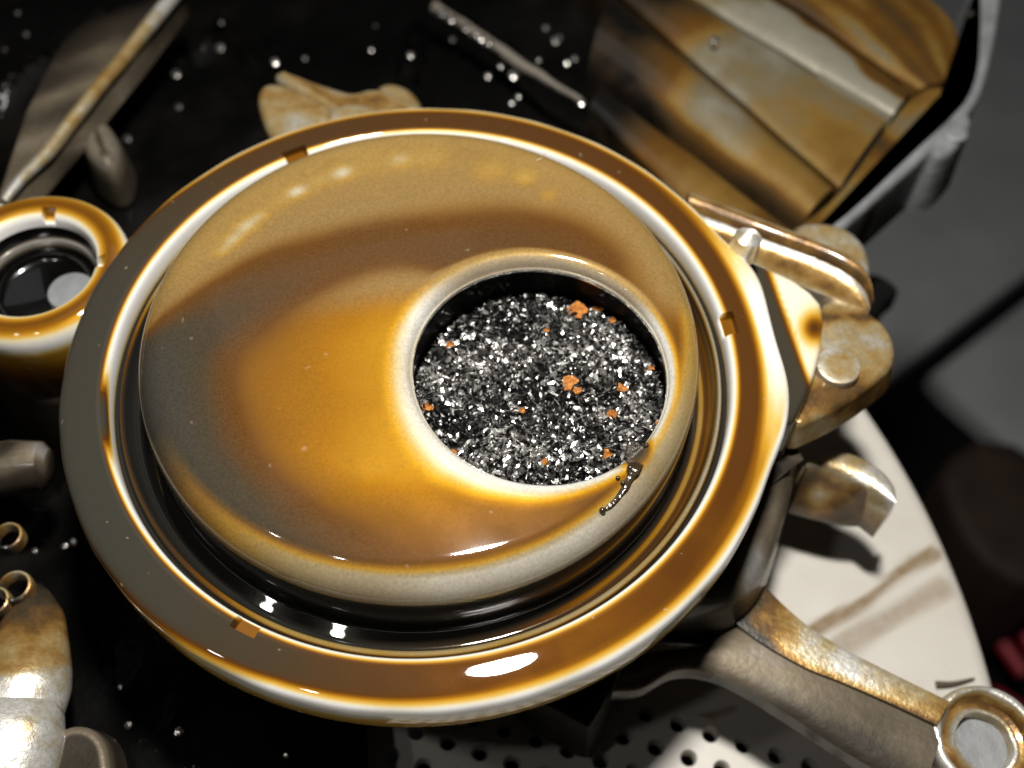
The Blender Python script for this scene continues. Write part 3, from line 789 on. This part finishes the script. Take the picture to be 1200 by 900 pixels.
for (p, s, lab) in FL:
    c = at(p[0], p[1], 0.035)
    c[2] = float(bed_z(np.array(c[0]), np.array(c[1]))) + 0.009
    m_ = 9
    top = []; 
    for q in range(m_):
        a = 2 * np.pi * q / m_; r = 1.25 * s * rng.uniform(0.55, 1.15)
        top.append(c + [r * math.cos(a), r * math.sin(a) * 0.9, rng.normal(0, 0.0025)])
    top = np.array(top)
    V = np.vstack([top, top - [0, 0, 0.004], [c + [0, 0, 0.003]], [c - [0, 0, 0.006]]])
    F = [(i, (i + 1) % m_, 2 * m_) for i in range(m_)] + [(m_ + (i + 1) % m_, m_ + i, 2 * m_ + 1) for i in range(m_)] + [(i, m_ + i, m_ + (i + 1) % m_, (i + 1) % m_) for i in range(m_)]
    tag(build('copper_flake', V, F, M_COPPER, base=c, smooth=False), lab, 'copper flake', 'copper flakes among the shavings')

# oil trickle over the rim of the hole
def on_dome(px, py, lift=0.0):
    p = at(px, py, 0.13)
    for _ in range(4):
        r = math.hypot(p[0], p[1]); dd = math.hypot(p[0] - HC[0], p[1] - HC[1]) - HR
        z = (float(dome_z(np.array(r))) - float(hole_drop(np.array(max(dd, 0))))) if dd > 0 else 0.09
        p = at(px, py, z + lift)
    return p
P = np.array([at(748, 522, 0.03), at(746, 535, 0.08), on_dome(744, 546, 0.003), on_dome(737, 560), on_dome(728, 575), on_dome(716, 588), on_dome(705, 598)])
sp = spline(P, 40)
V, F = tube(sp, np.interp(np.linspace(0, 1, 40), [0, .2, .4, .6, .8, .93, 1], [.030, .034, .026, .016, .010, .009, .004]) , 16, 0.22)
V += np.stack([wobble(V, 0.003, 60, 31), wobble(V, 0.003, 60, 32), wobble(V, 0.002, 60, 33)], 1)
ot = build('oil_trickle', V, F, M_SLUDGE, base=P[2])
tag(ot, 'black oily trickle running over the lower right rim of the hole', 'oil trickle')
for k, (x, y, r) in enumerate(((738, 548, .008), (730, 566, .007), (748, 553, .006), (706, 598, .009), (757, 522, .008), (724, 560, .006))):
    c = on_dome(x, y, 0.004)
    V, F, R, PH = lathe([(r, -0.004), (r, 0.0), (r * 0.8, r * 0.45), (r * 0.4, r * 0.7), (0.0005, r * 0.75)], 14, tuple(c))
    build('oil_bead', V, F, M_SLUDGE, ot)
# stray bristle on the dome
V, F = tube(spline(np.array([on_dome(629, 188, 0.002), on_dome(634, 186, 0.006), on_dome(639, 180, 0.005)]), 12), 0.0016, 6)
tag(build('bristle', V, F, M_HAIR, base=on_dome(634, 186)), 'tiny pale curved bristle lying on the upper edge of the dome', 'bristle')
# sliver on the stool
V, F = tube(spline(np.array([at(1097, 802, ZS + 0.012), at(1118, 801, ZS + 0.014), at(1142, 795, ZS + 0.012)]), 12), np.interp(np.linspace(0, 1, 12), [0, .3, 1], [.012, .009, .004]), 8, 0.6)
tag(build('dark_sliver', V, F, M_SLIVER, base=at(1118, 801, ZS)), 'short dark sliver lying on the cream stool near the eyelet', 'sliver')

# ---------------------------------------------------------------- oil pan at the top right
pan = thing('oil_pan', 'ribbed alloy oil pan stained golden brown with a grey edge at the upper right', 'oil pan', at(900, 150, -0.95))
ZP = -0.55
def pan_strip(name, la, lb, bulge, oil_shade_f):  # most ribs fade to black along u: shade put into the oil value
    return strip(name, la, lb, ZP, bulge, oil_shade_f, M_PAN, pan, 0.27, 60, 16, 0.03, 0.004)
l1 = [(560, -17), (740, 120), (932, 266)]; l1b = [(690, 72), (800, 152), (940, 260)]
l2 = [(660, -60), (800, 62), (980, 219)]; l2b = [(668, -64), (808, 58), (986, 214)]
l3 = [(730, -54), (853, 20), (1042, 134)]; l3b = [(736, -56), (858, 18), (1047, 131)]
pan_strip('rib', [(690, 122), (770, 196), (880, 300)], [(706, 95), (800, 167), (932, 266)], 0.02, lambda u, v: 1 - .6 * ss(.1, .5, u) + .3 * ss(.8, .95, u))
pan_strip('rib', l1b, [(715, -12), (800, 62), (980, 219)], 0.075, lambda u, v: np.clip(1 - .92 * ss(.12, .55, u) + .26 * ss(.62, .80, u) + .75 * ss(.75, 1.0, v) + .5 * (1 - ss(0, .2, v)), 0, 1))
pan_strip('rib', l2b, l3, 0.025, lambda u, v: np.clip(.95 - .85 * ss(.25, .55, u) + .14 * ss(.62, .75, u) + .10 * ss(.85, 1, u), 0, 1))
l4 = [(830, -60), (950, 20), (1072, 102)]; l4b = [(836, -63), (956, 17), (1077, 99)]
pan_strip('rib', l3b, l4, 0.030, lambda u, v: np.clip(.8 - .78 * ss(.12, .40, u) + .6 * ss(-.06, .06, v - (.86 - .34 * ss(.62, .9, u) + .06 * math.sin(19 * u) + .03 * math.sin(43 * u))), 0, 1))
pan_strip('rib', l4b, [(1000, -60), (1060, -30), (1118, 20), (1130, 92)], 0.03, lambda u, v: np.clip(.56 - .14 * math.exp(-((v - .12) / .12) ** 2) + .1 * math.sin(9 * v + 5 * u) + .12 * math.sin(23 * v + 2 * u), .2, 1))
# golden end wall of the pan and its grey outer edge
def band(name, path, w0, w1, z, h, mat, oil, fillet=0.02):
    V, F, D = prism(atl(path, z), z, h, fillet, 5, 0.0, 160, 1)
    V[:, 2] += 0
    return build(name, V, F, mat, pan, oil=oil if np.isscalar(oil) else oil(V))
strip('end_wall', [(925, 274), (984, 226), (1040, 150), (1076, 110), (1132, 90)], [(948, 296), (1014, 250), (1074, 194), (1130, 142), (1152, 100)], ZP - 0.03, -0.012,
      lambda u, v: .34 + .35 * math.exp(-((u - .52) / .05) ** 2) - .26 * math.exp(-((u - .72) / .09) ** 2 - ((v - .4) / .25) ** 2) + .12 * math.sin(17 * u), M_PAN, pan, 0.25, 80, 12, rough=0.006, side=0.8)
rim = band('pan_edge', [(925, 290), (960, 268), (1000, 236), (1060, 178), (1118, 126), (1134, 100), (1142, 60), (1142, -60), (1180, -60), (1172, 20), (1160, 80), (1148, 118), (1120, 150), (1070, 196), (1010, 248), (965, 290)], 0, 0, ZP + 0.01, 0.34, M_RIM, 0.0, 0.025)
castpart('edge_boss', [(1090, 168), (1096, 152), (1115, 134), (1135, 128), (1142, 140), (1134, 160), (1112, 182), (1096, 184)], ZP + 0.02, 0.30, 0.03, 0.0, M_RIM, pan)
V, F, R, PH = lathe([(0.048, -0.02), (0.048, 0.004), (0.044, 0.008), (0.036, 0.009), (0.032, 0.004), (0.001, 0.003)], 40, tuple(at(1119, 156, ZP + 0.022)))
build('bolt_boss', V, F, M_RIM, rim)

# ---------------------------------------------------------------- black oily engine at the left and top
eng = thing('engine_casting', 'black oil soaked engine casting with ribs and glints behind the housing', 'engine', at(300, 60, -1.0))
ZE = -0.80
gx, gy = 150, 130
X = np.linspace(-3.4, 1.75, gx); Y = np.linspace(-1.4, 4.6, gy)
XX, YY = np.meshgrid(X, Y, indexing='ij')
Pt = np.stack([XX.ravel(), YY.ravel(), np.zeros(XX.size)], 1)
Z = ZE + wobble(Pt, 0.05, 2.2, 51) + wobble(Pt, 0.02, 7, 52)
for a, b, w, h in (((205, 85), (215, 130), .02, .05), ((215, 130), (300, 200), .02, .05), ((258, 28), (300, 85), .02, .05), ((258, 56), (208, 86), .02, .05), ((150, 165), (200, 200), .02, .04), ((145, 160), (175, 245), .02, .05), ((490, 40), (480, 90), .03, .06), ((0, 590), (80, 520), .03, .06), ((0, 120), (90, 60), .03, .05)):
    d, t = seg_dist(Pt[:, :2], at(*a, ZE), at(*b, ZE)); Z = np.maximum(Z, ZE + h * (1.6 - sstep(0, w * 3, d) * 3))
V = Pt.copy(); V[:, 2] = Z
pp = pix(V)
ok = ~((pp[:, 0] > 440) & (pp[:, 1] > 520)) & ~((pp[:, 0] > 760) & (pp[:, 1] > 40)) & ~((pp[:, 0] > 500) & (pp[:, 1] > 250))
F = [f for f in grid_faces(gx, gy) if all(ok[i] for i in f)]
build('block', V, F, M_BLACK, eng, oil=1.0)
# bright machined edge of a web
wp = [(-10, 250), (12, 236), (60, 180), (110, 120), (160, 60), (212, -10), (130, -10), (70, 50), (30, 130)]
castpart('edge_web', wp, -0.42, 0.10, 0.012, lambda V: np.clip(0.22 + 0.6 * np.abs(wobble(V, 0.6, 6, 3)) + .35 * sstep(130, 20, pix(V)[:, 1]) + .5 * sstep(0.10, 0.36, ((pix(V) - [12, 236]) @ np.array([-.76, -.65])) / 300.), 0, 1), M_BODY, eng, it=0, n=160, edge=0)  # paler near the edge: its lit face is put into the oil value
V, F = tube(spline(np.array([at(x, y, -0.40) for x, y in ((6, 236), (60, 172), (110, 110), (160, 48), (215, -20))]), 40), np.interp(np.linspace(0, 1, 40), [0, .2, 1], [.016, .026, .030]), 12)
V += np.stack([wobble(V, 0.004, 12, k) for k in (91, 92, 93)], 1)
build('machined_edge', V, F, M_CAST, eng, oil=np.clip(.25 + wobble(V, .2, 6, 5), 0, 1))
castpart('stub', [(92, 150), (106, 130), (125, 138), (140, 165), (132, 198), (112, 190), (96, 175)], -0.5, 0.2, 0.05, 0.55, M_BODY, eng)
V, F = tube(spline(np.array([at(x, y, -0.60) for x, y in ((508, 8), (550, 34), (610, 74), (682, 120))]), 40), np.interp(np.linspace(0, 1, 40), [0, .6, 1], [.026, .022, .012]), 10)
V += np.stack([wobble(V, 0.004, 25, k) for k in (61, 62, 63)], 1)
build('thin_rib', V, F, M_BODY, eng, oil=0.2)
# parts at the lower left
P = spline(np.array([at(x, y, z) for x, y, z in ((46, 684, -.52), (42, 712, -.50), (36, 745, -.48), (28, 785, -.47), (18, 822, -.47), (10, 842, -.48))]), 40)
V, F = tube(P, np.interp(np.linspace(0, 1, 40), [0, .06, .25, .5, .8, .95, 1], [.012, .035, .075, .11, .145, .145, .125]), 32, 0.7)
V += np.stack([wobble(V, 0.004, 12, k) for k in (111, 112, 113)], 1)
py_ = pix(V)[:, 1] + 0.12 * pix(V)[:, 0]
build('gold_lobe', V, F, M_CAST, eng, oil=np.clip(0.85 - 0.45 * sstep(695, 765, py_) - 0.38 * sstep(782, 796, py_), 0, 1))
P = spline(np.array([at(x, y, z) for x, y, z in ((14, 838, -.48), (8, 850, -.46), (0, 880, -.46), (-10, 930, -.48))]), 30)
V, F = tube(P, np.interp(np.linspace(0, 1, 30), [0, .1, .3, 1], [.12, .15, .165, .17]), 32, 0.7)
V += np.stack([wobble(V, 0.004, 12, k) for k in (114, 115, 116)], 1)
build('pale_lobe', V, F, M_CAST, eng, oil=0.04)
castpart('dark_foot', [(55, 870), (75, 850), (105, 850), (125, 870), (130, 920), (40, 920)], -0.45, 0.12, 0.02, 0.62, M_BODY, eng)
V, F = tube(np.array([at(-30, 556, -0.45), at(15, 548, -0.45), at(50, 546, -0.45), at(58, 546, -0.45)]), [0.085, 0.085, 0.075, 0.05], 28)
build('shiny_plug', V, F, M_BODY, eng, oil=np.clip(0.62 + wobble(V, 0.8, 26, 71), 0, 1))
for k, (x, y, s) in enumerate(((10, 629, .045), (18, 688, .05), (-6, 705, .045))):
    c = at(x, y, -0.45)
    V, F, R, PH = lathe([(s * 1.0, -0.03), (s * 1.0, 0.0), (s * 0.93, 0.010), (s * 0.8, 0.012), (s * 0.72, 0.004), (s * 0.70, -0.03)], 36, tuple(c))
    build('washer', V, F, M_CAST, eng, oil=np.interp(np.degrees(PH), [0, 90, 180, 270, 360], [.35, .2, .95, 1.0, .35]))  # half-lit look painted by angle through the oil value
# caps added for glints on the wet black casting: each catches the lamp
Vs = []; Fs = []
GL = [(20,15,5),(30,40,6),(14,90,4),(0,135,4),(259,26,5),(257,56,6),(206,86,6),(209,125,5),(322,72,5),(357,68,4),(133,147,5),(149,162,5),(101,175,6),(82,195,8),(90,188,5),(61,118,4),
      (511,10,6),(519,15,7),(530,22,5),(546,32,9),(558,40,5),(564,44,6),(574,50,7),(652,47,7),(656,43,5),(711,25,6),(602,87,7),(665,73,5),(682,120,6),(674,68,4),(587,77,4),(572,88,4),(600,120,5),(608,112,5),(640,32,4),(632,70,4),(481,64,5),(531,46,5),(440,30,4),(435,58,4),(721,18,4),(719,40,4),
      (838,46,5),(1139,15,5),(140,805,4),(335,886,5),(210,857,4),(5,58,3),(75,640,4),(85,635,4),(40,645,4),(150,850,4)]
for (x, y, r) in GL:
    zz = ZE + 0.02
    for _ in range(4):
        q = at(x, y, zz); zz = float(Z[np.argmin(((Pt[:, :2] - q[:2]) ** 2).sum(1))]) + 0.012
    if 500 < x < 690 and abs((y - 8) - (x - 508) * 0.644) < 9: zz = -0.575
    if x > 800: zz = ZP + 0.05
    c = at(x, y, zz); rr_ = r * random.uniform(0.0016, 0.0034)
    ha = 0.30
    V, F, R, PH = lathe([(rr_ * 0.8, -0.03), (rr_ * 1.03, -0.004)] + [(rr_ * math.sin(a) / math.sin(ha), rr_ * (math.cos(a) - math.cos(ha)) / math.sin(ha)) for a in np.linspace(ha, 0.01, 8)], 24)
    tilt = Matrix.Rotation(random.gauss(0.27, 0.05), 3, 'X') @ Matrix.Rotation(random.gauss(0.0, 0.05), 3, 'Y')     # tipped so that each cap glints toward the front
    V = V @ np.array(tilt).T + c
    b0 = len(Vs); Vs += V.tolist(); Fs += [tuple(i + b0 for i in f) for f in F]
o = build('glint_caps', Vs, Fs, M_GLINT, base=at(560, 60, ZE))
tag(o, 'scattered glints on the black engine casting, set as small bright caps', 'oil droplets'); o['kind'] = 'stuff'  # not real droplets: caps added for the glints

# ---------------------------------------------------------------- things on the floor at the right
def floor_block(name, px, z, h, mat, label, cat, fil=0.1, it=1):
    V, F, D = prism(atl(px, z), z, h, fil, 4, 0.0, 80, it)
    V += np.stack([wobble(V, 0.02, 3, k) for k in (81, 82, 83)], 1)
    tag(build(name, V, F, mat, base=at(px[0][0], px[0][1], z - h)), label, cat)
floor_block('wooden_crate', [(1100, 545), (1165, 500), (1260, 560), (1260, 700), (1170, 680), (1120, 610)], ZF + 2.5, 2.45, M_DARKWOOD, 'dark brown wooden block in the gloom beside the cream stool', 'wooden block')
floor_block('black_box', [(1008, 322), (1028, 316), (1050, 328), (1060, 340), (1042, 352), (1036, 366), (1010, 372)], -1.3, 0.12, M_FLATBLACK, 'small black lump sticking out beyond the bracket end', 'black lump', 0.05, 2)
wrd = [[(1210, 640), (1172, 706), (1150, 722), (1168, 745), (1200, 790)], [(1150, 735), (1172, 720), (1195, 735), (1215, 770)], [(1160, 812), (1180, 822), (1215, 850)], [(1185, 690), (1178, 720), (1160, 748)]]
cable = thing('red_cable', 'tangled red cable on the floor at the right edge behind the stool', 'cable', at(1180, 730, ZF + 1))
for w in wrd:
    V, F = tube(spline(np.array([at(x, y, ZF + 1.2) for x, y in w]), 30), 0.07, 8)
    build('strand', V, F, M_RED, cable)
floor_block('grey_rag', [(1190, 690), (1230, 670), (1250, 740), (1215, 745), (1188, 722)], ZF + 1.0, 0.4, M_RAG, 'crumpled grey rag beside the red cable at the right edge', 'rag', 0.1, 2)
V, F, D = prism(atl([(1060, 520), (1110, 500), (1140, 640), (1280, 640), (1280, 1000), (1000, 1000), (1000, 520)], ZF + 0.4), ZF + 0.4, 0.7, 0.05, 3, 0, 80, 1)  # flat black sheet over this part of the floor
tag(build('black_sheet', V, F, M_FLATBLACK, base=at(1150, 700, ZF)), 'flat black sheet on the floor behind the stool', 'mat')
